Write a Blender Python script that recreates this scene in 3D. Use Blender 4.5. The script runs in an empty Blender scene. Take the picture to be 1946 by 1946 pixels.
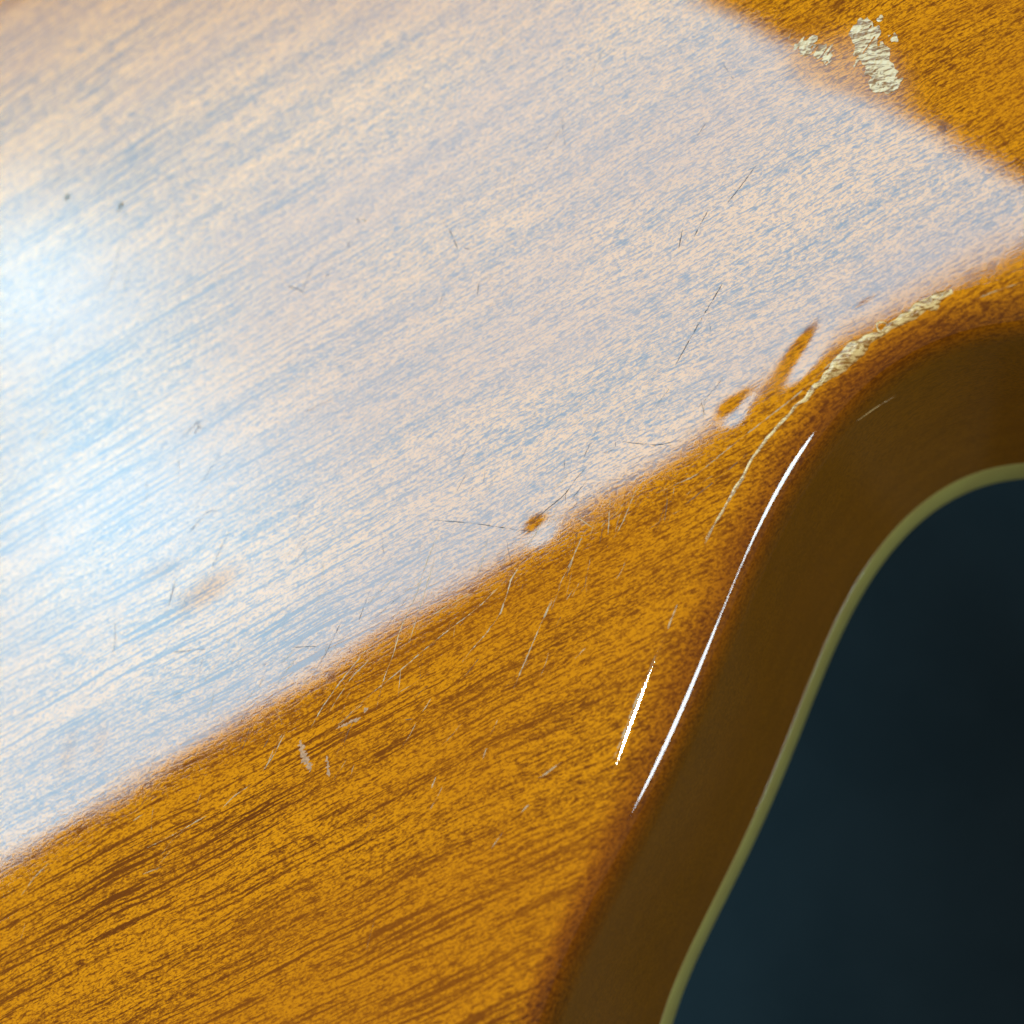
import bpy, math, random
import numpy as np
from mathutils import Vector, Matrix

# ------------------------------------------------------------------ camera, world, lamps, exposure
MM = 0.001
BACK = 260.0                     # height of the guitar's back above the cloth, mm
scene = bpy.context.scene
col = scene.collection

cam_data = bpy.data.cameras.new('camera')
cam = bpy.data.objects.new('camera', cam_data)
col.objects.link(cam)
cam.matrix_world = Matrix(((0.93524, 0.10852, 0.33698, 49.536 * MM),
                           (0.0, 0.95186, -0.30654, -45.061 * MM),
                           (-0.35402, 0.28668, 0.89021, (130.861 + BACK) * MM),
                           (0, 0, 0, 1)))
cam_data.sensor_width = 36.0
cam_data.angle = math.radians(40.0)
cam_data.clip_start = 0.005
cam_data.clip_end = 50.0
cam_data.dof.use_dof = True
cam_data.dof.focus_distance = 0.147
cam_data.dof.aperture_fstop = 16.0
scene.camera = cam

world = bpy.data.worlds.new('World')
scene.world = world
world.use_nodes = True
world.node_tree.nodes['Background'].inputs['Color'].default_value = (0.80, 0.92, 1.0, 1)
world.node_tree.nodes['Background'].inputs['Strength'].default_value = 0.14

vs = scene.view_settings
vs.view_transform = 'Standard'
vs.look = 'None'
vs.exposure = 0.0
vs.gamma = 1.0
vs.use_curve_mapping = False


def area_lamp(name, centre, u, v, su, sv, power, colour, shape='RECTANGLE'):
    """rectangular lamp; u and v are its edge directions, it shines along -(u x v)"""
    d = bpy.data.lights.new(name, 'AREA')
    d.shape = shape
    d.size = su
    d.size_y = sv
    d.energy = power
    d.color = colour
    o = bpy.data.objects.new(name, d)
    col.objects.link(o)
    u = Vector(u).normalized()
    v = Vector(v)
    v = (v - u * v.dot(u)).normalized()
    w = u.cross(v)
    if w.dot(Vector(centre)) < 0:          # its -Z must look back at the guitar
        v = -v
        w = -w
    o.matrix_world = Matrix(((u.x, v.x, w.x, centre[0]), (u.y, v.y, w.y, centre[1]),
                             (u.z, v.z, w.z, centre[2]), (0, 0, 0, 1)))
    return o


# big soft panel whose mirror image lies across the lacquer
panel = area_lamp('soft_panel_lamp', (-0.4030, 0.3770, 0.4963 + BACK * MM),
                  (-0.7029, -0.5585, -0.4405), (-0.6678, 0.7313, 0.1386),
                  0.7816, 0.6734, 17.0, (0.31, 0.715, 0.98))
# the panel is brighter towards its far end (uneven diffuser)
pd = panel.data
pd.use_nodes = True
nt = pd.node_tree
em = nt.nodes['Emission']
geo = nt.nodes.new('ShaderNodeNewGeometry')
sep = nt.nodes.new('ShaderNodeSeparateXYZ')
nt.links.new(geo.outputs['Parametric'], sep.inputs[0])


def lamp_math(op, a, b=0.0):
    m = nt.nodes.new('ShaderNodeMath')
    m.operation = op
    for k, v in enumerate((a, b)):
        if hasattr(v, 'is_output'):
            nt.links.new(v, m.inputs[k])
        else:
            m.inputs[k].default_value = v
    return m.outputs[0]


def hot_spot(u, v, su, sv, amount):
    p = lamp_math('POWER', lamp_math('ABSOLUTE', lamp_math('DIVIDE', lamp_math('SUBTRACT', sep.outputs[0], u), su)), 2.0)
    q = lamp_math('POWER', lamp_math('ABSOLUTE', lamp_math('DIVIDE', lamp_math('SUBTRACT', sep.outputs[1], v), sv)), 2.0)
    e = lamp_math('POWER', 2.718, lamp_math('MULTIPLY', lamp_math('ADD', p, q), -0.5))
    return lamp_math('MULTIPLY', e, amount)


glow = lamp_math('MULTIPLY_ADD', sep.outputs[0], 0.16)
glow.node.inputs[2].default_value = 0.84
fall = nt.nodes.new('ShaderNodeMapRange')          # dimmer towards its upper end
fall.interpolation_type = 'SMOOTHSTEP'
fall.inputs['From Min'].default_value = -0.1
fall.inputs['From Max'].default_value = 0.62
fall.inputs['To Min'].default_value = 0.36
fall.inputs['To Max'].default_value = 1.0
nt.links.new(sep.outputs[1], fall.inputs['Value'])
glow = lamp_math('MULTIPLY', glow, fall.outputs[0])
for spot_ in ((0.66, 0.79, 0.07, 0.10, 0.55), (0.62, 0.50, 0.06, 0.11, 0.48), (0.83, 0.93, 0.10, 0.14, 0.12)):
    glow = lamp_math('ADD', glow, hot_spot(*spot_))
nt.links.new(glow, em.inputs['Strength'])

# low window away to the right: rim light and the long pale line on the rounded edge
wd = Vector((0.915, -0.400, 0.050)).normalized()
area_lamp('window_lamp', (wd.x * 1.2, wd.y * 1.2, wd.z * 1.2 + BACK * MM), (0.400, 0.915, 0), (0, 0, 1),
          0.23, 0.19, 2.0, (0.74, 0.93, 1.0), 'ELLIPSE')
# small ceiling lamp overhead
cdv = Vector((-0.19, 0.120, 1.0)).normalized() * 1.3
area_lamp('ceiling_lamp', (cdv.x, cdv.y, cdv.z + BACK * MM), (1, 0, 0), (0, 1, 0), 0.070, 0.070, 8.5, (1.0, 0.88, 0.74), 'DISK')

# ------------------------------------------------------------------ measured plan (millimetres, z = 0 on the back)
SIDE = 50.0                      # back to the lower edge of the binding
BIND = 6.5                       # binding height
RV = 6.0                         # height of the rounded edge
OUTLINE = [(50.7, 13.6), (43.8, 12.8), (37.7, 9.5), (32.5, 4.5), (28.3, -1.5), (24.7, -8.0), (21.6, -14.6),
           (18.5, -21.0), (15.4, -27.4), (12.0, -33.6), (8.5, -39.7), (5.1, -45.8), (2.5, -52.0)]
CREASE = [(51.9, 17.2), (45.8, 17.3), (40.0, 15.4), (34.6, 12.1), (29.8, 7.7), (25.5, 2.6), (21.8, -2.9),
          (18.5, -8.7), (15.7, -14.5), (13.1, -20.4), (10.7, -26.3), (8.4, -32.1), (6.1, -37.9), (3.8, -43.6),
          (1.5, -49.1)]
LIGHT = [
    ([(1.19, -5.47), (-0.07, -7.18), (-0.6, -8.95), (-1.33, -10.9), (-2.99, -12.96), (-4.35, -14.25), (-5.5, -15.55)], 0.176),
    ([(-0.28, -6.96), (-3.65, -9.89), (-8.1, -12.75), (-12.37, -15.85), (-15.81, -18.22), (-19.68, -21.39)], 0.121),
    ([(-8.3, -1.36), (-9.57, -4.18), (-10.81, -8.02), (-12.49, -11.38), (-13.29, -14.17), (-14.32, -16.72), (-15.1, -19.87)], 0.121),
    ([(-15.13, -11.98), (-17.29, -14.27), (-19.65, -16.96), (-21.57, -19.47), (-22.61, -21.22)], 0.121),
    ([(-15.51, -14.0), (-17.89, -16.07), (-19.8, -18.57), (-20.64, -19.93)], 0.11),
    ([(-4.09, -8.23), (-7.51, -9.55), (-10.52, -11.33), (-11.57, -12.88)], 0.099),
    ([(-8.69, -4.06), (-9.93, -8.1), (-10.96, -11.3), (-11.46, -13.09)], 0.099),
    ([(4.15, -0.03), (2.45, -2.94), (1.19, -4.24)], 0.11),
    ([(7.83, -3.11), (6.56, -5.81), (5.1, -8.47)], 0.121),
    ([(4.27, -9.79), (3.23, -12.08), (1.98, -14.73), (0.95, -17.0), (0.13, -18.69)], 0.121),
    ([(6.63, -0.93), (9.25, -3.06)], 0.121),
    ([(-25.79, -21.45), (-26.85, -23.0), (-27.86, -25.36)], 0.121),
    ([(6.72, -8.83), (5.89, -9.94)], 0.11),
    ([(-8.85, -19.07), (-9.78, -20.39)], 0.11),
    ([(-27.35, -18.5), (-26.07, -20.62)], 0.11),
    ([(-16.66, -19.17), (-18.17, -20.28), (-19.67, -21.59)], 0.11),
    ([(4.71, -26.51), (3.12, -27.54)], 0.138),
    ([(-2.72, -24.45), (-3.12, -25.57)], 0.11),
    ([(1.72, -30.24), (0.92, -30.94)], 0.165),
    ([(-8.17, -27.04), (-8.67, -28.15)], 0.138),
    ([(-1.5, -21.66), (-2.31, -23.14)], 0.088),
    ([(-12.37, -15.85), (-12.62, -18.83)], 0.088),
    ([(24.78, 1.16), (23.57, -0.47), (22.54, -2.12), (21.33, -3.75), (20.3, -5.59)], 0.143),
    ([(17.3, -11.47), (16.79, -12.57), (16.26, -13.85)], 0.165),
    ([(10.7, 0.26), (10.41, -3.55)], 0.11),
    ([(13.74, 1.52), (12.04, -2.33), (11.0, -4.02)], 0.11),
    ([(7.8, -15.08), (6.6, -16.14)], 0.121),
    ([(4.46, -9.74), (3.43, -11.81)], 0.11),
    ([(38.68, 14.66), (34.27, 12.11), (30.33, 8.85), (26.8, 6.51), (23.25, 4.17), (19.67, 1.61), (15.71, 0.28)], 0.132),
    ([(52.35, 17.15), (50.6, 16.89), (47.91, 16.28)], 0.132),
    ([(39.7, 7.45), (37.62, 6.61), (35.66, 5.73)], 0.11),
    ([(32.34, 51.12), (31.85, 49.81)], 0.11),
    ([(5.14, -26.24), (3.79, -26.96), (2.77, -27.7)], 0.143),
    ([(1.75, -30.17), (1.07, -30.76)], 0.165),
    ([(-0.96, -32.72), (-2.14, -34.23)], 0.132),
    ([(-2.63, -24.42), (-3.32, -25.35)], 0.121),
    ([(4.0, -44.79), (4.63, -45.37)], 0.11),
    ([(-42.75, -29.52), (-43.94, -30.17)], 0.132),
    ([(-34.76, -29.97), (-38.45, -31.72), (-41.99, -33.14)], 0.143),
    ([(-29.62, -26.95), (-31.52, -28.06), (-32.82, -29.2)], 0.121),
    ([(-54.53, -34.37), (-56.29, -35.89), (-57.8, -37.77)], 0.132),
    ([(-25.64, -21.51), (-26.87, -23.84), (-28.14, -25.49)], 0.121),
    ([(-40.17, -35.21), (-41.75, -35.77)], 0.121),
    ([(-39.78, -35.06), (-42.15, -35.84)], 0.11),
]
DARK = [
    ([(-53.15, 41.69), (-53.06, 39.6), (-53.52, 36.95), (-54.77, 34.9)], 0.099),
    ([(-49.68, 39.88), (-51.29, 36.54), (-51.93, 33.28)], 0.072),
    ([(-44.12, 44.74), (-44.95, 43.3)], 0.088),
    ([(-28.34, 31.27), (-26.33, 30.38), (-26.07, 29.59)], 0.132),
    ([(-26.33, 30.38), (-25.54, 32.05), (-24.87, 33.85)], 0.099),
    ([(-52.79, 41.74), (-51.8, 41.66)], 0.099),
    ([(-39.09, 15.47), (-39.37, 14.89), (-39.76, 14.12)], 0.165),
    ([(-39.38, 14.97), (-38.13, 14.62)], 0.132),
    ([(-59.74, 18.56), (-61.54, 17.3), (-62.72, 15.96)], 0.088),
    ([(-36.12, 11.31), (-37.19, 9.54), (-38.17, 8.06)], 0.088),
    ([(-45.86, 9.41), (-45.73, 7.97)], 0.11),
    ([(-45.46, 7.53), (-45.82, 6.57), (-46.2, 5.81)], 0.083),
    ([(-41.7, 11.93), (-41.5, 8.26)], 0.072),
    ([(-34.23, 1.52), (-35.35, -0.68), (-36.25, -2.88)], 0.077),
    ([(-40.75, -3.02), (-41.23, -5.08), (-41.53, -6.58)], 0.077),
    ([(-48.58, -7.49), (-48.36, -9.61), (-48.5, -11.5)], 0.083),
    ([(-40.43, -11.83), (-36.2, -11.78)], 0.088),
    ([(-25.31, -12.44), (-22.49, -12.57)], 0.077),
    ([(-35.72, 4.31), (-37.23, 4.28), (-38.24, 3.32), (-39.44, 2.08)], 0.093),
    ([(-9.66, 0.28), (-4.15, -0.8), (1.41, -2.21), (2.87, -2.57)], 0.088),
    ([(7.52, 3.32), (5.83, 1.23), (3.31, -0.55), (2.04, -1.45)], 0.099),
    ([(8.54, 2.77), (6.65, 0.72)], 0.083),
    ([(-19.49, -9.96), (-20.96, -12.97), (-22.45, -15.33)], 0.088),
    ([(-16.2, -6.9), (-17.44, -10.14)], 0.077),
    ([(-25.37, -12.42), (-22.35, -12.59)], 0.072),
    ([(-8.55, 36.22), (-7.72, 34.79), (-7.02, 33.27), (-6.47, 31.64)], 0.11),
    ([(-6.08, 32.25), (-5.0, 31.57)], 0.083),
    ([(-3.91, 27.36), (-4.16, 25.52)], 0.083),
    ([(-22.84, 31.99), (-23.32, 31.44), (-23.65, 30.94)], 0.143),
    ([(-23.84, 33.53), (-23.59, 32.77)], 0.143),
    ([(-20.21, 35.69), (-20.61, 34.84)], 0.11),
    ([(-19.4, 38.62), (-19.3, 37.8)], 0.143),
    ([(27.59, 35.36), (25.86, 33.22), (24.15, 31.32)], 0.083),
    ([(22.2, 31.04), (20.55, 28.21)], 0.099),
    ([(23.54, 22.55), (20.75, 18.27), (17.97, 13.75)], 0.099),
    ([(19.36, 29.34), (18.87, 27.18)], 0.099),
    ([(24.56, 48.78), (25.69, 46.33)], 0.072),
    ([(19.95, 28.55), (19.09, 27.59)], 0.083),
    ([(22.57, 41.84), (20.79, 39.42)], 0.066),
    ([(12.0, 6.32), (13.11, 5.94), (15.88, 5.34), (18.63, 5.54)], 0.088),
    ([(9.99, 5.2), (11.53, 5.57), (11.32, 6.41)], 0.077),
    ([(18.36, -1.38), (22.21, 1.21), (24.96, 3.24)], 0.083),
    ([(-41.49, 13.69), (-39.69, 15.43), (-38.86, 15.84)], 0.132),
    ([(-25.02, 14.86), (-21.52, 16.03)], 0.132),
    ([(-60.38, 31.44), (-62.43, 28.52)], 0.066),
]
BLOB = [
    ([(-23.9, -22.56), (-23.37, -24.18), (-22.39, -25.81)], 0.605),
    ([(-20.67, -24.32), (-20.24, -26.5)], 0.33),
    ([(-19.67, -21.59), (-18.36, -21.07), (-16.83, -20.56)], 0.275),
    ([(-16.52, -19.98), (-15.98, -19.61)], 0.44),
    ([(-23.66, -16.28), (-23.3, -16.51)], 0.33),
]
EDGE = [
    ([(14.94, -16.39), (14.43, -17.47), (13.82, -18.92), (13.12, -20.18), (12.1, -22.51), (11.29, -24.48), (10.49, -26.08)], [0.083, 0.165, 0.302, 0.412, 0.412, 0.33, 0.11]),
]
RIDGE = [[45.93, 17.41, 0.55], [44.82, 17.15, 0.99], [43.88, 16.59, 1.76], [42.64, 16.13, 1.98], [41.7, 15.67, 1.43], [40.76, 15.17, 0.99], [39.6, 14.57, 0.71], [38.96, 14.12, 0.6], [37.77, 13.73, 1.1], [36.97, 13.28, 1.65], [35.63, 12.37, 1.87], [34.26, 11.12, 1.43], [32.62, 9.69, 0.82], [30.23, 7.77, 0.44], [28.25, 5.98, 0.39], [26.25, 3.8, 0.44], [24.88, 1.7, 0.33], [23.4, -0.43, 0.33], [21.47, -3.38, 0.22], [20.33, -5.37, 0.11]]
FLAKE1 = [[38.41, 48.8], [38.88, 49.87], [40.31, 50.55], [41.19, 49.25], [41.3, 48.05], [41.02, 46.95], [41.73, 47.35], [42.21, 46.17], [42.2, 44.78], [42.84, 43.23], [43.03, 42.04], [42.66, 40.99], [41.67, 40.55], [40.35, 40.87], [40.06, 42.09], [39.61, 43.81], [39.42, 45.25], [38.79, 45.88], [38.7, 47.31], [38.3, 48.6]]
FLAKE2 = [[32.41, 48.94], [33.48, 49.86], [34.89, 49.73], [34.42, 48.66], [35.6, 48.35], [36.66, 47.84], [36.46, 46.47], [35.62, 45.75], [34.69, 46.69], [33.53, 47.46], [32.77, 48.13]]
FLAKE3 = [[42.13, 47.59], [43.19, 47.55], [43.03, 46.77], [42.35, 46.72]]
FLAKE4 = [[38.63, 46.39], [39.28, 45.99], [38.48, 44.33], [38.32, 44.83]]
DENT = [[2.85, -2.15], [23.39, 8.13], [31.61, 13.97], [29.69, 10.84], [37.81, 17.53]]
SPOT = [[-62.01, 50.14], [-53.34, 47.35], [-44.51, -2.34], [-18.47, 38.07], [13.41, 58.48]]
STAIN = [[-44.51, -2.34], [-41.22, -2.04], [-35.49, -4.44], [-38.11, -6.02]]
HAZE = [[39.4, 45.6], [35.01, 45.41], [42.16, 39.81], [-53.32, -22.32], [-49.18, -21.36]]

# ------------------------------------------------------------------ plan curves
rng = np.random.default_rng(7)
random.seed(7)


def arc(P):
    return np.r_[0, np.cumsum(np.hypot(*np.diff(P, axis=0).T))]


def fit_curve(P, n, deg=5):
    P = np.array(P)
    t = arc(P)
    t = t / t[-1]
    u = np.linspace(0, 1, n)
    return np.c_[np.polyval(np.polyfit(t, P[:, 0], deg), u), np.polyval(np.polyfit(t, P[:, 1], deg), u)]


def resample(P, ds):
    t = arc(P)
    u = np.linspace(0, t[-1], int(t[-1] / ds) + 1)
    return np.c_[np.interp(u, t, P[:, 0]), np.interp(u, t, P[:, 1])]


def smooth1(a, k):
    return np.convolve(np.pad(a, k, 'edge'), np.ones(2 * k + 1) / (2 * k + 1), 'valid')


core = fit_curve(OUTLINE, 300)
t0 = (core[0] - core[6]) / np.linalg.norm(core[0] - core[6])
t1 = (core[-1] - core[-8]) / np.linalg.norm(core[-1] - core[-8])
lead = core[0] + t0 * np.linspace(75, 0.3, 200)[:, None]
tail = core[-1] + t1 * np.linspace(0.3, 110, 300)[:, None]
OUT = resample(np.vstack([lead, core, tail]), 0.3)
for _ in range(2):
    OUT = np.c_[smooth1(OUT[:, 0], 6), smooth1(OUT[:, 1], 6)]
T = np.gradient(OUT, axis=0)
T /= np.linalg.norm(T, axis=1)[:, None]
INW = np.c_[T[:, 1], -T[:, 0]]
if (INW @ np.array([-1.0, 1.0])).mean() < 0:
    INW = -INW
cr = fit_curve(CREASE, 300)
RAD = np.sqrt(((OUT[:, None] - cr[None]) ** 2).sum(-1)).min(1)
far = (np.arange(len(OUT)) < 250) | (np.arange(len(OUT)) > len(OUT) - 366)
RAD = np.where(far, np.interp(np.arange(len(OUT)), [249, len(OUT) - 365],
                              [RAD[250], max(3.2, RAD[len(OUT) - 367])]), RAD)
RAD = np.clip(smooth1(RAD, 15), 3.0, 6.0)
CR = OUT + INW * RAD[:, None]
NT = len(OUT)

GRAIN = math.radians(23.0)
gu = np.array([math.cos(GRAIN), math.sin(GRAIN)])
gv = np.array([-gu[1], gu[0]])


def height(x, y):
    """relief of the lacquer on the flat back, in mm: slow waves and the knocks near the edge"""
    a = x * gu[0] + y * gu[1]
    b = x * gv[0] + y * gv[1]
    h = 0.0030 * np.sin(a * 0.21 + 1.3 * np.sin(b * 0.13)) * np.sin(b * 0.33 + 0.7)
    h = h + 0.0009 * np.sin(b * 1.15 + 0.8 * np.sin(a * 0.17)) * np.sin(a * 0.37 + 2.0)
    def g(cx, cy, s1, s2, ang, d):
        c, s = math.cos(ang), math.sin(ang)
        p = ((x - cx) * c + (y - cy) * s) / s1
        q = (-(x - cx) * s + (y - cy) * c) / s2
        return -d * np.exp(-0.5 * (p * p + q * q))
    h = h + g(2.9, -2.1, 0.95, 0.75, 0.6, 0.028)
    h = h + g(23.7, 7.9, 0.9, 0.7, 0.6, 0.025)
    h = h + g(25.0, 9.2, 0.8, 0.4, 0.6, 0.008)
    h = h + g(31.3, 13.4, 2.5, 0.72, 0.95, 0.036)
    h = h + g(37.6, 17.4, 1.0, 0.35, 0.45, 0.010)
    h = h + g(-44.5, -2.3, 0.7, 0.7, 0.0, 0.006)
    for k in range(14):
        h = h + g(KN[k, 0], KN[k, 1], KN[k, 2], KN[k, 2] * 0.7, KN[k, 3], KN[k, 4])
    return h


KN = np.c_[rng.uniform(-60, 30, 14), rng.uniform(-30, 60, 14), rng.uniform(0.6, 1.4, 14),
           rng.uniform(0, 3, 14), rng.uniform(0.002, 0.006, 14)]


# the flat eases over just before the rounded edge (mm), most where the chip is
ARC = arc(OUT)
ROLL = 0.012 + 0.065 * np.exp(-((ARC - ARC[int(np.hypot(OUT[:, 0] - 30.5, OUT[:, 1] - 3.0).argmin())]) / 8.0) ** 2)
DECAY = 3.6


def surf(x, y):
    """height of the guitar's skin at a plan point, in mm"""
    d = np.hypot(OUT[:, 0] - x, OUT[:, 1] - y)
    i = int(d.argmin())
    if d[i] >= RAD[i]:
        return float(height(np.float64(x), np.float64(y))) - ROLL[i] * math.exp(-(d[i] - RAD[i]) * 1.05 / DECAY)
    s = min(1.0, 1 - d[i] / RAD[i])
    return -ROLL[i] - RV * (1 - math.sqrt(max(0.0, 1 - s * s))) + float(height(np.float64(x), np.float64(y))) * (1 - s)


# ------------------------------------------------------------------ material helpers
class NT_:
    def __init__(self, name):
        self.m = bpy.data.materials.new(name)
        self.m.use_nodes = True
        self.t = self.m.node_tree
        self.b = self.t.nodes['Principled BSDF']

    def n(self, kind, **kw):
        nd = self.t.nodes.new('ShaderNode' + kind)
        for k, v in kw.items():
            setattr(nd, k, v)
        return nd

    def put(self, sock, val):
        if hasattr(val, 'is_output'):
            self.t.links.new(val, sock)
        else:
            sock.default_value = val

    def math(self, op, a, b=0.0, c=0.0, clamp=False):
        nd = self.n('Math', operation=op, use_clamp=clamp)
        for i, v in enumerate((a, b, c)):
            self.put(nd.inputs[i], v)
        return nd.outputs[0]

    def vmul(self, v, s):
        nd = self.n('VectorMath', operation='MULTIPLY')
        self.put(nd.inputs[0], v)
        nd.inputs[1].default_value = s
        return nd.outputs[0]

    def noise(self, v, scale=1.0, detail=2.0, rough=0.5, dist=0.0):
        nd = self.n('TexNoise')
        self.put(nd.inputs['Vector'], v)
        nd.inputs['Scale'].default_value = scale
        nd.inputs['Detail'].default_value = detail
        nd.inputs['Roughness'].default_value = rough
        nd.inputs['Distortion'].default_value = dist
        return nd.outputs['Fac']

    def range(self, v, a, b, c, d, smooth=True):
        nd = self.n('MapRange')
        nd.interpolation_type = 'SMOOTHSTEP' if smooth else 'LINEAR'
        self.put(nd.inputs['Value'], v)
        for k, x in (('From Min', a), ('From Max', b), ('To Min', c), ('To Max', d)):
            nd.inputs[k].default_value = x
        return nd.outputs[0]

    def mix(self, f, a, b):
        nd = self.n('Mix', data_type='RGBA')
        self.put(nd.inputs['Factor'], f)
        self.put(nd.inputs['A'], a)
        self.put(nd.inputs['B'], b)
        # colour sockets of the Mix node share names with the float ones
        for s in nd.inputs:
            if s.type == 'RGBA' and s.name in ('A', 'B'):
                self.put(s, a if s.name == 'A' else b)
        return [o for o in nd.outputs if o.type == 'RGBA'][0]

    def set(self, **kw):
        for k, v in kw.items():
            self.put(self.b.inputs[k.replace('_', ' ')], v)


def mahogany():
    w = NT_('lacquered_mahogany')
    tc = w.n('TexCoord')
    mp = w.n('Mapping')
    mp.inputs['Rotation'].default_value = (0, 0, -GRAIN)
    mp.inputs['Scale'].default_value = (1000, 1000, 1000)
    w.t.links.new(tc.outputs['Object'], mp.inputs['Vector'])
    base = mp.outputs['Vector']                       # mm: x along the grain, y across it
    wob = w.math('MULTIPLY_ADD', w.noise(w.vmul(base, (0.035, 0.05, 0.05)), 1, 2), 2.4, -1.2)
    wob2 = w.math('MULTIPLY_ADD', w.noise(w.vmul(base, (0.16, 0.25, 0.25)), 1, 2), 0.5, -0.25)
    sh = w.n('CombineXYZ')
    w.put(sh.inputs[1], w.math('ADD', wob, wob2))
    ad = w.n('VectorMath', operation='ADD')
    w.t.links.new(base, ad.inputs[0])
    w.t.links.new(sh.outputs[0], ad.inputs[1])
    p = ad.outputs[0]
    fleck = w.noise(w.vmul(p, (1.7, 4.0, 4.0)), 1, 2, 0.6, 0.5)
    fine = w.noise(w.vmul(p, (3.0, 4.6, 4.6)), 1, 2, 0.6, 0.6)
    dash = w.noise(w.vmul(p, (0.50, 3.8, 3.8)), 1, 2, 0.55)
    line = w.noise(w.vmul(p, (0.060, 2.7, 2.7)), 1, 1, 0.5)
    region = w.noise(w.vmul(p, (0.022, 0.085, 0.085)), 1, 2, 0.55)
    band = w.noise(w.vmul(p, (0.012, 0.30, 0.30)), 1, 2, 0.5)
    # 1 = dark pore, 0 = bright wood
    dline = w.range(line, 0.55, 0.62, 0, 1)
    dline = w.math('MULTIPLY', dline, w.range(region, 0.36, 0.60, 0.45, 1.0))
    sx = w.n('SeparateXYZ')
    w.t.links.new(base, sx.inputs[0])
    dline = w.math('MULTIPLY', dline, w.range(sx.outputs[0], -38.0, 12.0, 1.25, 0.30))
    ddash = w.range(dash, 0.515, 0.63, 0, 1)
    dfleck = w.range(fleck, 0.42, 0.66, 0, 1)
    dfine = w.range(fine, 0.42, 0.64, 0, 1)
    dark = w.math('MULTIPLY', dline, 0.70)
    dark = w.math('ADD', dark, w.math('MULTIPLY', ddash, 0.56))
    dark = w.math('ADD', dark, w.math('MULTIPLY', dfleck, 0.50))
    dark = w.math('ADD', dark, w.math('MULTIPLY', dfine, 0.36))
    dark = w.math('ADD', dark, w.range(band, 0.35, 0.65, -0.20, 0.03), clamp=True)
    pl = w.n('Attribute', attribute_name='plain')
    dark = w.math('ADD', w.math('MULTIPLY', dark, w.math('SUBTRACT', 1.0, w.math('MULTIPLY', pl.outputs['Fac'], 0.30))), w.math('MULTIPLY', pl.outputs['Fac'], 0.20))
    ramp = w.n('ValToRGB')
    e = ramp.color_ramp.elements
    e[0].position, e[0].color = 0.02, (0.800, 0.236, 0.0004, 1)
    e[1].position, e[1].color = 1.0, (0.150, 0.029, 0.0002, 1)
    m = e.new(0.45)
    m.color = (0.410, 0.106, 0.0003, 1)
    w.t.links.new(dark, ramp.inputs[0])
    tint = w.noise(w.vmul(p, (0.03, 0.06, 0.06)), 1, 2)
    colr = w.mix(w.range(tint, 0.35, 0.7, 0.0, 0.35), ramp.outputs[0], (0.46, 0.105, 0.0003, 1))
    colr = w.mix(w.math('MULTIPLY', w.math('POWER', pl.outputs['Fac'], 4.0), 0.50), colr, (0.62, 0.255, 0.003, 1))  # reflected haze on the side put into the colour, lighter and more olive
    w.set(Base_Color=colr, Roughness=0.55)
    w.b.inputs['Specular IOR Level'].default_value = 0.0
    at = w.n('Attribute', attribute_name='dull')
    dull = at.outputs['Fac']
    smear = w.noise(w.vmul(base, (0.05, 0.07, 0.07)), 1, 4, 0.6)
    rough = w.math('ADD', w.range(smear, 0.35, 0.7, 0.014, 0.032), w.math('MULTIPLY', dull, 0.30))
    w.set(Coat_Weight=w.math('SUBTRACT', 1.0, w.math('MULTIPLY', dull, 0.35)), Coat_Roughness=rough)
    w.b.inputs['Coat IOR'].default_value = 1.62
    # sunk pores and orange peel in the coat
    peel = w.noise(w.vmul(base, (0.9, 0.9, 0.9)), 1, 3, 0.6)
    hgt = w.math('ADD', w.math('MULTIPLY', dark, -1.0), w.math('MULTIPLY', peel, 1.2))
    bp = w.n('Bump')
    bp.inputs['Strength'].default_value = 1.0
    bp.inputs['Distance'].default_value = 0.00000055
    w.t.links.new(hgt, bp.inputs['Height'])
    w.t.links.new(bp.outputs[0], w.b.inputs['Coat Normal'])
    return w.m


def simple(name, colour, rough, var=0.15, scale=900.0, spec=0.5, coat=0.0, bump=0.0, stretch=(1, 1, 1)):
    w = NT_(name)
    tc = w.n('TexCoord')
    v = w.vmul(tc.outputs['Object'], tuple(scale * s for s in stretch))
    f = w.noise(v, 1, 3, 0.6)
    lo = tuple(c * (1 - var) for c in colour) + (1,)
    hi = tuple(min(1, c * (1 + var)) for c in colour) + (1,)
    w.set(Base_Color=w.mix(w.range(f, 0.3, 0.7, 0, 1), lo, hi), Roughness=rough, Coat_Weight=coat)
    w.b.inputs['Specular IOR Level'].default_value = spec
    w.b.inputs['Coat Roughness'].default_value = 0.08
    if bump:
        bp = w.n('Bump')
        bp.inputs['Distance'].default_value = bump
        w.t.links.new(f, bp.inputs['Height'])
        w.t.links.new(bp.outputs[0], w.b.inputs['Normal'])
    return w.m


def flaked(name, a, b, ang, amt=0.00006):
    """bare broken lacquer: fine hackly streaks, the light they catch put in as pale colour"""
    w = NT_(name)
    tc = w.n('TexCoord')
    mp = w.n('Mapping')
    mp.inputs['Rotation'].default_value = (0, 0, -ang)
    mp.inputs['Scale'].default_value = (700, 2600, 1500)
    w.t.links.new(tc.outputs['Object'], mp.inputs['Vector'])
    f = w.noise(mp.outputs[0], 1, 4, 0.65, 0.8)
    w.set(Base_Color=w.mix(w.range(f, 0.42, 0.56, 0, 1), b + (1,), a + (1,)), Roughness=0.28)
    bp = w.n('Bump')
    bp.inputs['Distance'].default_value = amt
    w.t.links.new(f, bp.inputs['Height'])
    w.t.links.new(bp.outputs[0], w.b.inputs['Normal'])
    return w.m


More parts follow.
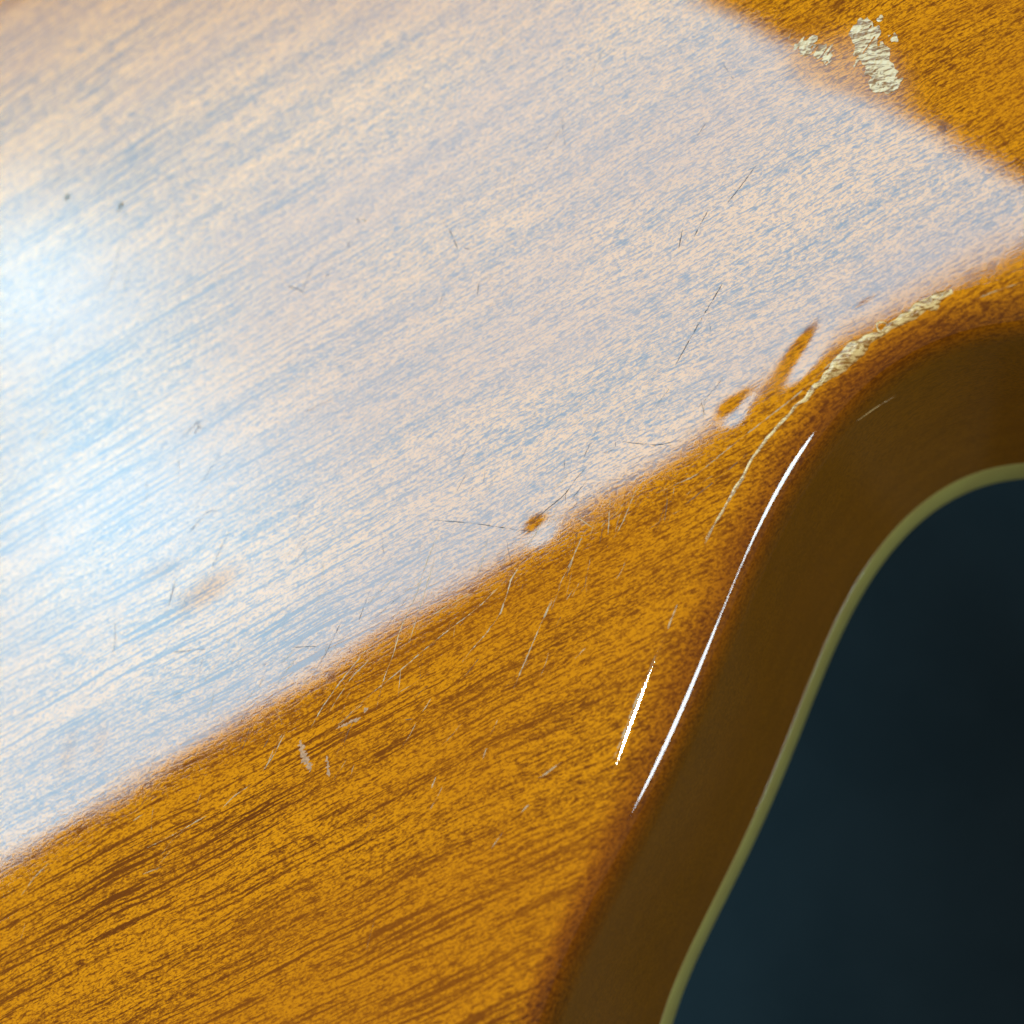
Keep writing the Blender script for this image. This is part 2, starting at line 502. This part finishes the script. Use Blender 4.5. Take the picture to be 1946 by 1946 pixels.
M_WOOD = mahogany()
M_BIND = simple('aged_cream_binding', (1.0, 0.80, 0.20), 0.35, 0.06, 300, 0.4, 0.6)
M_TOP = simple('maple_top', (0.42, 0.20, 0.05), 0.4, 0.2, 300, 0.4, 0.8)
M_SCR = simple('scratched_lacquer', (0.42, 0.205, 0.065), 0.42, 0.35, 2500, 0.5)
M_DRK = simple('crazed_lacquer', (0.055, 0.032, 0.020), 0.5, 0.3, 2500, 0.3)
M_BLB = simple('scuffed_lacquer', (0.46, 0.20, 0.085), 0.6, 0.3, 3000, 0.25, 0.0, 0.00004)
M_GLN = simple('edge_glint_paint', (0.70, 0.68, 0.66), 0.22, 0.1, 2500, 0.8)  # pale paint for the edge glint, not assigned
M_FLK = flaked('flaked_lacquer', (0.80, 0.50, 0.25), (0.28, 0.10, 0.018), 0.9)
M_RDG = flaked('chipped_edge_lacquer', (0.82, 0.47, 0.17), (0.30, 0.10, 0.008), 0.75)
M_DOT = simple('dried_residue', (0.12, 0.085, 0.035), 0.6, 0.5, 3000, 0.2, 0.0, 0.00005)


# ------------------------------------------------------------------ mesh helpers (input in mm)
def build(name, verts, faces, mat, parent=None, smooth=True, attr=None, attr_name='dull'):
    v = np.asarray(verts, dtype=np.float64) * MM
    v[:, 2] += BACK * MM
    me = bpy.data.meshes.new(name)
    f = np.asarray(faces, dtype=np.int32)
    k = f.shape[1]
    me.vertices.add(len(v))
    me.vertices.foreach_set('co', v.astype(np.float32).ravel())
    me.loops.add(f.size)
    me.loops.foreach_set('vertex_index', f.ravel())
    me.polygons.add(len(f))
    me.polygons.foreach_set('loop_start', np.arange(0, f.size, k, dtype=np.int32))
    me.polygons.foreach_set('loop_total', np.full(len(f), k, dtype=np.int32))
    me.polygons.foreach_set('use_smooth', np.full(len(f), smooth, dtype=bool))
    if attr is not None:
        a = me.attributes.new(attr_name, 'FLOAT', 'POINT')
        a.data.foreach_set('value', attr.astype(np.float32))
    me.update(calc_edges=True)
    me.validate()
    me.materials.append(mat)
    o = bpy.data.objects.new(name, me)
    col.objects.link(o)
    if parent:
        o.parent = parent
    return o


def grid_faces(n, m, flip=False):
    i, j = np.meshgrid(np.arange(n - 1), np.arange(m - 1), indexing='ij')
    a = (i * m + j).ravel()
    q = np.c_[a, a + m, a + m + 1, a + 1]
    return q[:, ::-1] if flip else q


def up_faces(verts, faces):
    """turn a sheet of quads so that it faces up"""
    V = np.asarray(verts)
    f = np.asarray(faces)
    nz = np.cross(V[f[:, 1]] - V[f[:, 0]], V[f[:, 2]] - V[f[:, 0]])[:, 2].sum()
    return f if nz > 0 else f[:, ::-1]


# ------------------------------------------------------------------ the cloth under the guitar
def make_cloth():
    w = NT_('slate_cloth')
    tc = w.n('TexCoord')
    f = w.noise(w.vmul(tc.outputs['Object'], (18, 18, 18)), 1, 4, 0.6)
    g = w.noise(w.vmul(tc.outputs['Object'], (1500, 1500, 1500)), 1, 2, 0.6)
    c = w.mix(w.range(f, 0.3, 0.7, 0, 1), (0.030, 0.041, 0.044, 1), (0.039, 0.051, 0.054, 1))
    w.set(Base_Color=c, Roughness=0.9)
    w.b.inputs['Specular IOR Level'].default_value = 0.15
    bp = w.n('Bump')
    bp.inputs['Distance'].default_value = 0.0002
    w.t.links.new(g, bp.inputs['Height'])
    w.t.links.new(bp.outputs[0], w.b.inputs['Normal'])
    n = 241
    xs = np.linspace(-900, 900, n)
    X, Y = np.meshgrid(xs, xs, indexing='ij')
    Zc = -BACK + 0.5 * np.sin(X * 0.02 + 1.1 * np.sin(Y * 0.011)) * np.sin(Y * 0.017) - 0.5
    # the cloth is drawn over a low support under the middle of the body
    Rm = np.hypot((X + 104) / 50.0, (Y - 142) / 50.0)
    Zc = Zc + (BACK - SIDE - 13.2) * (1 - np.clip((Rm - 0.45) / 0.5, 0, 1) ** 2 * (3 - 2 * np.clip((Rm - 0.45) / 0.5, 0, 1)))
    v = np.c_[X.ravel(), Y.ravel(), Zc.ravel()]
    o = build('ground_cloth', v, up_faces(v, grid_faces(n, n)), w.m)
    o['kind'] = 'structure'
    o['label'] = 'dark slate blue cloth surface below the guitar'
    return o


make_cloth()

# ------------------------------------------------------------------ the guitar
guitar = bpy.data.objects.new('electric_guitar', None)
guitar.empty_display_size = 0.05
col.objects.link(guitar)
guitar['label'] = 'amber lacquered mahogany electric guitar body lying face down on dark cloth'
guitar['category'] = 'guitar'

SWEEP = np.array([-0.62, 0.785])


def dull_map(x, y):
    def g(cx, cy, s1, s2, ang):
        c, s = math.cos(ang), math.sin(ang)
        p = ((x - cx) * c + (y - cy) * s) / s1
        q = (-(x - cx) * s + (y - cy) * c) / s2
        return np.exp(-0.5 * (p * p + q * q) ** 1.5)
    d = 0.42 * g(39.6, 45.0, 4.6, 2.8, -0.9) + 0.30 * g(34.5, 45.0, 3.0, 2.0, -0.6)
    d = d + 0.65 * g(-36.5, -5.0, 3.6, 1.4, 0.5) + 0.3 * g(-42.5, -2.1, 2.6, 0.9, 0.25)
    d = d + 0.3 * g(-53.3, -22.3, 0.8, 2.0, -0.2) + 0.25 * g(-49.2, -21.4, 0.7, 1.6, -0.2)
    d = d + 0.18 * g(40.0, 17.2, 10.0, 1.0, 0.45)
    return np.clip(d, 0, 1)


def make_back():
    s = np.r_[np.arange(0, 45, 0.25), np.arange(45, 150, 0.36), np.arange(150, 215, 3.0)]
    n, m = NT, len(s)
    P = CR[:, None, :] + SWEEP[None, None, :] * s[None, :, None]
    x, y = P[..., 0], P[..., 1]
    fade = np.clip(s / 1.2, 0, 1)
    z = height(x, y) * fade[None, :] - ROLL[:, None] * np.exp(-s / DECAY)[None, :]
    v = np.c_[x.ravel(), y.ravel(), z.ravel()]
    o = build('back_panel', v, up_faces(v, grid_faces(n, m)), M_WOOD, guitar, attr=dull_map(x, y).ravel())
    return o, P


back, BP = make_back()


def make_rim():
    th = np.radians(np.r_[np.linspace(0, 90, 41)])
    z = np.r_[-RV * (1 - np.cos(th)), np.linspace(-RV, -(SIDE - BIND), 12)[1:]]
    inw = np.r_[1 - np.sin(th), np.zeros(11)]
    V = np.zeros((NT, len(z), 3))
    V[..., :2] = OUT[:, None] + INW[:, None] * (RAD[:, None] * inw[None])[..., None]
    V[..., 2] = z[None] - ROLL[:, None]
    f = grid_faces(NT, len(z))
    vv = V.reshape(-1, 3)
    f = up_faces(vv, f)
    plain = np.repeat((np.clip(-z / RV, 0, 1) ** 0.5)[None], NT, 0).ravel()
    return build('rim', vv, f, M_WOOD, guitar, attr=plain, attr_name='plain')


rim = make_rim()


def make_binding():
    a, b = -(SIDE - BIND), -SIDE
    prof = [(0.35, a - 0.02), (-0.06, a - 0.03), (-0.12, a - 0.25), (-0.12, b + 0.8), (0.02, b + 0.3), (0.35, b), (2.0, b), (2.0, a - 0.02)]
    V = np.zeros((NT, len(prof) + 1, 3))
    for k, (i, z) in enumerate(prof + prof[:1]):
        V[:, k, :2] = OUT + INW * i
        V[:, k, 2] = z
    vv = V.reshape(-1, 3)
    return build('binding', vv, up_faces(vv, grid_faces(NT, len(prof) + 1)), M_BIND, guitar)


make_binding()


def make_carved_top():
    """arched face of the guitar, turned down on to the cloth"""
    s = np.linspace(2.0, 214.0, 44)
    idx = np.arange(0, NT, 8)
    P = OUT[idx][:, None] + SWEEP[None, None] * s[None, :, None]
    dome = 13.4 * np.clip((s - 2) / 90.0, 0, 1) ** 0.6
    z = -SIDE + 0.4 - dome[None, :] * np.ones((len(idx), 1))
    v = np.c_[P[..., 0].ravel(), P[..., 1].ravel(), z.ravel()]
    return build('carved_top', v, up_faces(v, grid_faces(len(idx), len(s)))[:, ::-1], M_TOP, guitar)


make_carved_top()


def make_far_sides():
    """the sides of the slab that the picture does not reach"""
    idx = np.arange(0, NT, 4)
    loops = [np.vstack([BP[0, ::6], BP[0, -1:]]), BP[idx, -1], np.vstack([BP[-1, ::6], BP[-1, -1:]])]
    V, F = [], []
    for L in loops:
        n = len(L)
        o0 = len(V)
        for (x, y) in L:
            V.append((x, y, 0.0))
            V.append((x, y, -SIDE))
        for i in range(n - 1):
            F.append((o0 + 2 * i, o0 + 2 * i + 1, o0 + 2 * i + 3, o0 + 2 * i + 2))
    return build('lower_side', V, F, M_WOOD, guitar, smooth=False)


make_far_sides()


# ------------------------------------------------------------------ wear on the lacquer, and a painted edge glint
def ribbon(name, pts, width, mat, parent, lift=0.016, jitter=0.25, step=0.22, label=None, broken=0.0):
    P = np.array(pts, dtype=float)
    t = arc(P)
    if t[-1] < 0.05:
        return None
    u = np.linspace(0, t[-1], max(4, int(t[-1] / step)))
    deg = min(3, len(P) - 1)
    Q = np.c_[np.interp(u, t, P[:, 0]), np.interp(u, t, P[:, 1])]
    if len(P) > 2:
        k = max(1, int(0.6 / step))
        e0, e1 = Q[0].copy(), Q[-1].copy()
        Q = np.c_[smooth1(Q[:, 0], k), smooth1(Q[:, 1], k)]
        Q[0], Q[-1] = e0, e1
    tg = np.gradient(Q, axis=0)
    tg /= np.linalg.norm(tg, axis=1)[:, None] + 1e-9
    nn = np.c_[-tg[:, 1], tg[:, 0]]
    if np.ndim(width):
        w = np.interp(u, np.linspace(0, t[-1], len(width)), width)
    else:
        w = width * np.clip(np.minimum(u, t[-1] - u) / (0.18 * t[-1] + 1e-6) + 0.25, 0, 1)
    w = w * (1 + jitter * rng.normal(size=len(u))).clip(0.3, 1.8) * 0.5
    if broken:
        w = w * np.where(smooth1(rng.normal(size=len(u)), 2) > broken, 1.0, 0.30)
    Q = Q + nn * (rng.normal(size=len(u)) * width_mean(width) * 0.16)[:, None]
    V = []
    for q, n_, ww in zip(Q, nn, w):
        for k, lf in ((-1, 0.001), (0, lift), (1, 0.001)):
            x, y = q + n_ * ww * k
            V.append((x, y, surf(x, y) + lf))
    f = grid_faces(len(Q), 3)
    o = build(name, V, up_faces(V, f), mat, parent)
    if label:
        o['label'] = label
    return o


def width_mean(w):
    return float(np.mean(w))


for pts, w in LIGHT:
    ribbon('scratch', pts, w * 0.8, M_SCR, back, broken=-0.15)
for pts, w in DARK:
    ribbon('scratch', pts, w * 0.92, M_DRK, back, broken=-0.25)
for pts, w in BLOB:
    ribbon('scuff_mark', pts, w, M_BLB, back, jitter=0.5, step=0.12, lift=0.012)
for pts, w in EDGE:
    ribbon('edge_glint_scratch', pts, [x * 0.5 for x in w], M_SCR, rim, jitter=0.3, step=0.15, lift=0.02, broken=-0.1)  # pale ribbon paints the lamp's glint over a scratched line along the crease

# faint hairline scratches scattered over the back
for k in range(190):
    cx, cy = rng.uniform(-66, 22), rng.uniform(-46, 60)
    if k > 60:                                    # densest across the middle of the back
        a_ = rng.uniform(-45, 24)
        cx, cy = a_, -6 + (a_ - 5) * 0.36 + rng.normal() * 7.0
    if np.hypot(OUT[:, 0] - cx, OUT[:, 1] - cy).min() < 9 or (cx * 0.85 - cy * 0.5) > 20:
        continue
    an = rng.normal(1.05, 0.35)
    ln = rng.uniform(0.8, 4.5)
    bend = rng.normal() * 0.15
    d = np.array([math.cos(an), math.sin(an)])
    q = np.array([-d[1], d[0]])
    ribbon('scratch', [(cx, cy), tuple(np.array((cx, cy)) + d * ln * 0.5 + q * bend), tuple(np.array((cx, cy)) + d * ln)],
           rng.uniform(0.030, 0.060), M_SCR if rng.random() < 0.6 else M_DRK, back, broken=-0.1)


def inside(poly, x, y):
    poly = np.array(poly)
    c = np.zeros(x.shape, bool)
    j = len(poly) - 1
    for i in range(len(poly)):
        xi, yi = poly[i]
        xj, yj = poly[j]
        hit = ((yi > y) != (yj > y)) & (x < (xj - xi) * (y - yi) / (yj - yi + 1e-12) + xi)
        c ^= hit
        j = i
    return c


def vnoise(x, y, seed):
    """cheap smooth value noise"""
    r = np.random.default_rng(seed).random((64, 64))
    xi, yi = np.floor(x).astype(int), np.floor(y).astype(int)
    fx, fy = x - xi, y - yi
    fx, fy = fx * fx * (3 - 2 * fx), fy * fy * (3 - 2 * fy)
    g = lambda i, j: r[i % 64, j % 64]
    return (g(xi, yi) * (1 - fx) + g(xi + 1, yi) * fx) * (1 - fy) + (g(xi, yi + 1) * (1 - fx) + g(xi + 1, yi + 1) * fx) * fy


def flake(poly, seed, mat, ang=0.9, cell=0.06, gap=0.16, label=None):
    P = np.array(poly)
    lo, hi = P.min(0) - 0.4, P.max(0) + 0.4
    xs, ys = np.arange(lo[0], hi[0], cell), np.arange(lo[1], hi[1], cell)
    X, Y = np.meshgrid(xs, ys, indexing='ij')
    c, s = math.cos(ang), math.sin(ang)
    a, b = X * c + Y * s, -X * s + Y * c
    wx = X + (vnoise(a * 1.5, b * 2.1, seed) - 0.5) * 0.8
    wy = Y + (vnoise(a * 1.5 + 9, b * 2.1, seed + 1) - 0.5) * 0.8
    keep = inside(poly, wx, wy) & (vnoise(a * 1.1, b * 4.5, seed + 2) > gap * vnoise(a * 0.5, b * 0.5, seed + 5) * 1.3)
    hz = 0.01 + 0.05 * vnoise(a * 1.3, b * 5.0, seed + 3) + 0.012 * vnoise(a * 5, b * 9, seed + 4)
    Zs = height(X, Y) + hz
    n, m = X.shape
    f = grid_faces(n, m)
    kc = keep.ravel()
    f = f[kc[f].all(1)]
    if len(f) == 0:
        return None
    V = np.c_[X.ravel(), Y.ravel(), Zs.ravel()]
    used = np.unique(f)
    mp = np.full(len(V), -1)
    mp[used] = np.arange(len(used))
    V, f = V[used], mp[f]
    o = build('finish_flake', V, up_faces(V, f), mat, back)
    if label:
        o['label'] = label
    return o


flake(FLAKE1, 11, M_FLK, label='long patch of pale flaked lacquer')
flake(FLAKE2, 21, M_FLK, gap=0.42, label='small broken patch of pale flaked lacquer')
flake(FLAKE3, 31, M_FLK, gap=0.3)
flake(FLAKE4, 41, M_FLK, gap=0.4)


def ridge_chip():
    """raised line of broken lacquer that follows the edge of the back round the cutaway"""
    A = np.array(RIDGE)
    t = arc(A[:, :2])
    u = np.arange(0, t[-1], 0.09)
    k = 5
    C = np.c_[smooth1(np.interp(u, t, A[:, 0]), k), smooth1(np.interp(u, t, A[:, 1]), k)]
    w = smooth1(np.interp(u, t, A[:, 2]), 3) * np.interp(u, [0, 14, 22, t[-1]], [0.38, 0.40, 0.32, 0.3])
    tg = np.gradient(C, axis=0)
    tg /= np.linalg.norm(tg, axis=1)[:, None]
    nn = np.c_[-tg[:, 1], tg[:, 0]]
    m = 13
    q = np.linspace(-1, 1, m)
    wl = w * (0.75 + 0.7 * vnoise(u * 1.3, u * 0, 5))
    wr = w * (0.75 + 0.7 * vnoise(u * 1.3, u * 0 + 7, 6))
    C = C + nn * (0.22 * (vnoise(u * 0.9, u * 0 + 3, 8) - 0.5))[:, None]
    V = np.zeros((len(u), m, 3))
    for j in range(m):
        off = np.where(q[j] < 0, wl, wr) * q[j]
        V[:, j, :2] = C + nn * off[:, None]
        prof = 1 - q[j] ** 4
        hz = (0.015 + 0.07 * vnoise(u * 2.2, u * 0 + j * 0.8, 9) + 0.025 * vnoise(u * 6, u * 0 + j * 1.7, 10)) * prof
        V[:, j, 2] = hz * np.clip(w / 0.35, 0.3, 1)
    flat = V.reshape(-1, 3)
    flat[:, 2] += np.array([surf(x, y) for x, y in flat[:, :2]])
    f = grid_faces(len(u), m)
    o = build('edge_chip', flat, up_faces(flat, f), M_RDG, rim)
    o['label'] = 'ragged pale line of chipped lacquer along the edge'
    # the little blister ring beside it
    n, cx, cy, R0, r0 = 40, 38.9, 14.75, 0.48, 0.11
    V, F = [], []
    for i in range(n):
        a = 2 * math.pi * i / n
        for j in range(8):
            b = 2 * math.pi * j / 8
            rr = R0 * (1 + 0.12 * math.sin(3 * a + 1)) + r0 * math.cos(b)
            x, y = cx + rr * math.cos(a), cy + rr * math.sin(a)
            V.append((x, y, surf(x, y) + 0.5 * r0 * math.sin(b)))
            F.append((i * 8 + j, ((i + 1) % n) * 8 + j, ((i + 1) % n) * 8 + (j + 1) % 8, i * 8 + (j + 1) % 8))
    build('blister_ring', V, F, M_RDG, rim)


ridge_chip()


def spot(x0, y0, r, hgt, mat, seed, name='residue_spot', flat=1.0):
    n, m = 18, 6
    rr = np.random.default_rng(seed)
    wv = 1 + 0.35 * np.interp(np.arange(n), np.arange(0, n + 3, 3), np.r_[(lambda a: np.r_[a, a[:1]])(rr.normal(size=n // 3))])
    V, F = [(x0, y0, surf(x0, y0) + hgt)], []
    for j in range(1, m + 1):
        for i in range(n):
            a = 2 * math.pi * i / n
            q = r * wv[i] * j / m
            x, y = x0 + q * math.cos(a), y0 + q * math.sin(a) * flat
            V.append((x, y, surf(x, y) + hgt * (1 - (j / m) ** 2) * (0.8 + 0.4 * rr.random()) - (0.002 if j == m else 0)))
    for j in range(m - 1):
        for i in range(n):
            a, b = 1 + j * n + i, 1 + j * n + (i + 1) % n
            F.append((a, a + n, b + n, b))
    for i in range(n):
        F.append((0, 1 + i, 1 + (i + 1) % n, 0))
    quads = [f for f in F if len(set(f)) == 4]
    # centre fan as thin quads
    for i in range(0, n, 2):
        quads.append((0, 1 + i, 1 + (i + 1) % n, 1 + (i + 2) % n))
    return build(name, V, up_faces(V, quads), mat, back)


spot(SPOT[0][0], SPOT[0][1], 0.34, 0.10, M_DOT, 1)
spot(SPOT[1][0], SPOT[1][1], 0.30, 0.12, M_DOT, 2)
spot(SPOT[1][0] - 0.3, SPOT[1][1] - 0.7, 0.22, 0.08, M_DOT, 3)
spot(SPOT[1][0] + 0.9, SPOT[1][1] - 1.7, 0.14, 0.05, M_DOT, 4)
spot(SPOT[3][0], SPOT[3][1], 0.2, 0.04, M_FLK, 5)
spot(SPOT[4][0] + 28.0, SPOT[4][1] - 8.5, 0.3, 0.05, M_FLK, 6)

# ------------------------------------------------------------------ render settings
scene.render.engine = 'CYCLES'
scene.cycles.max_bounces = 6
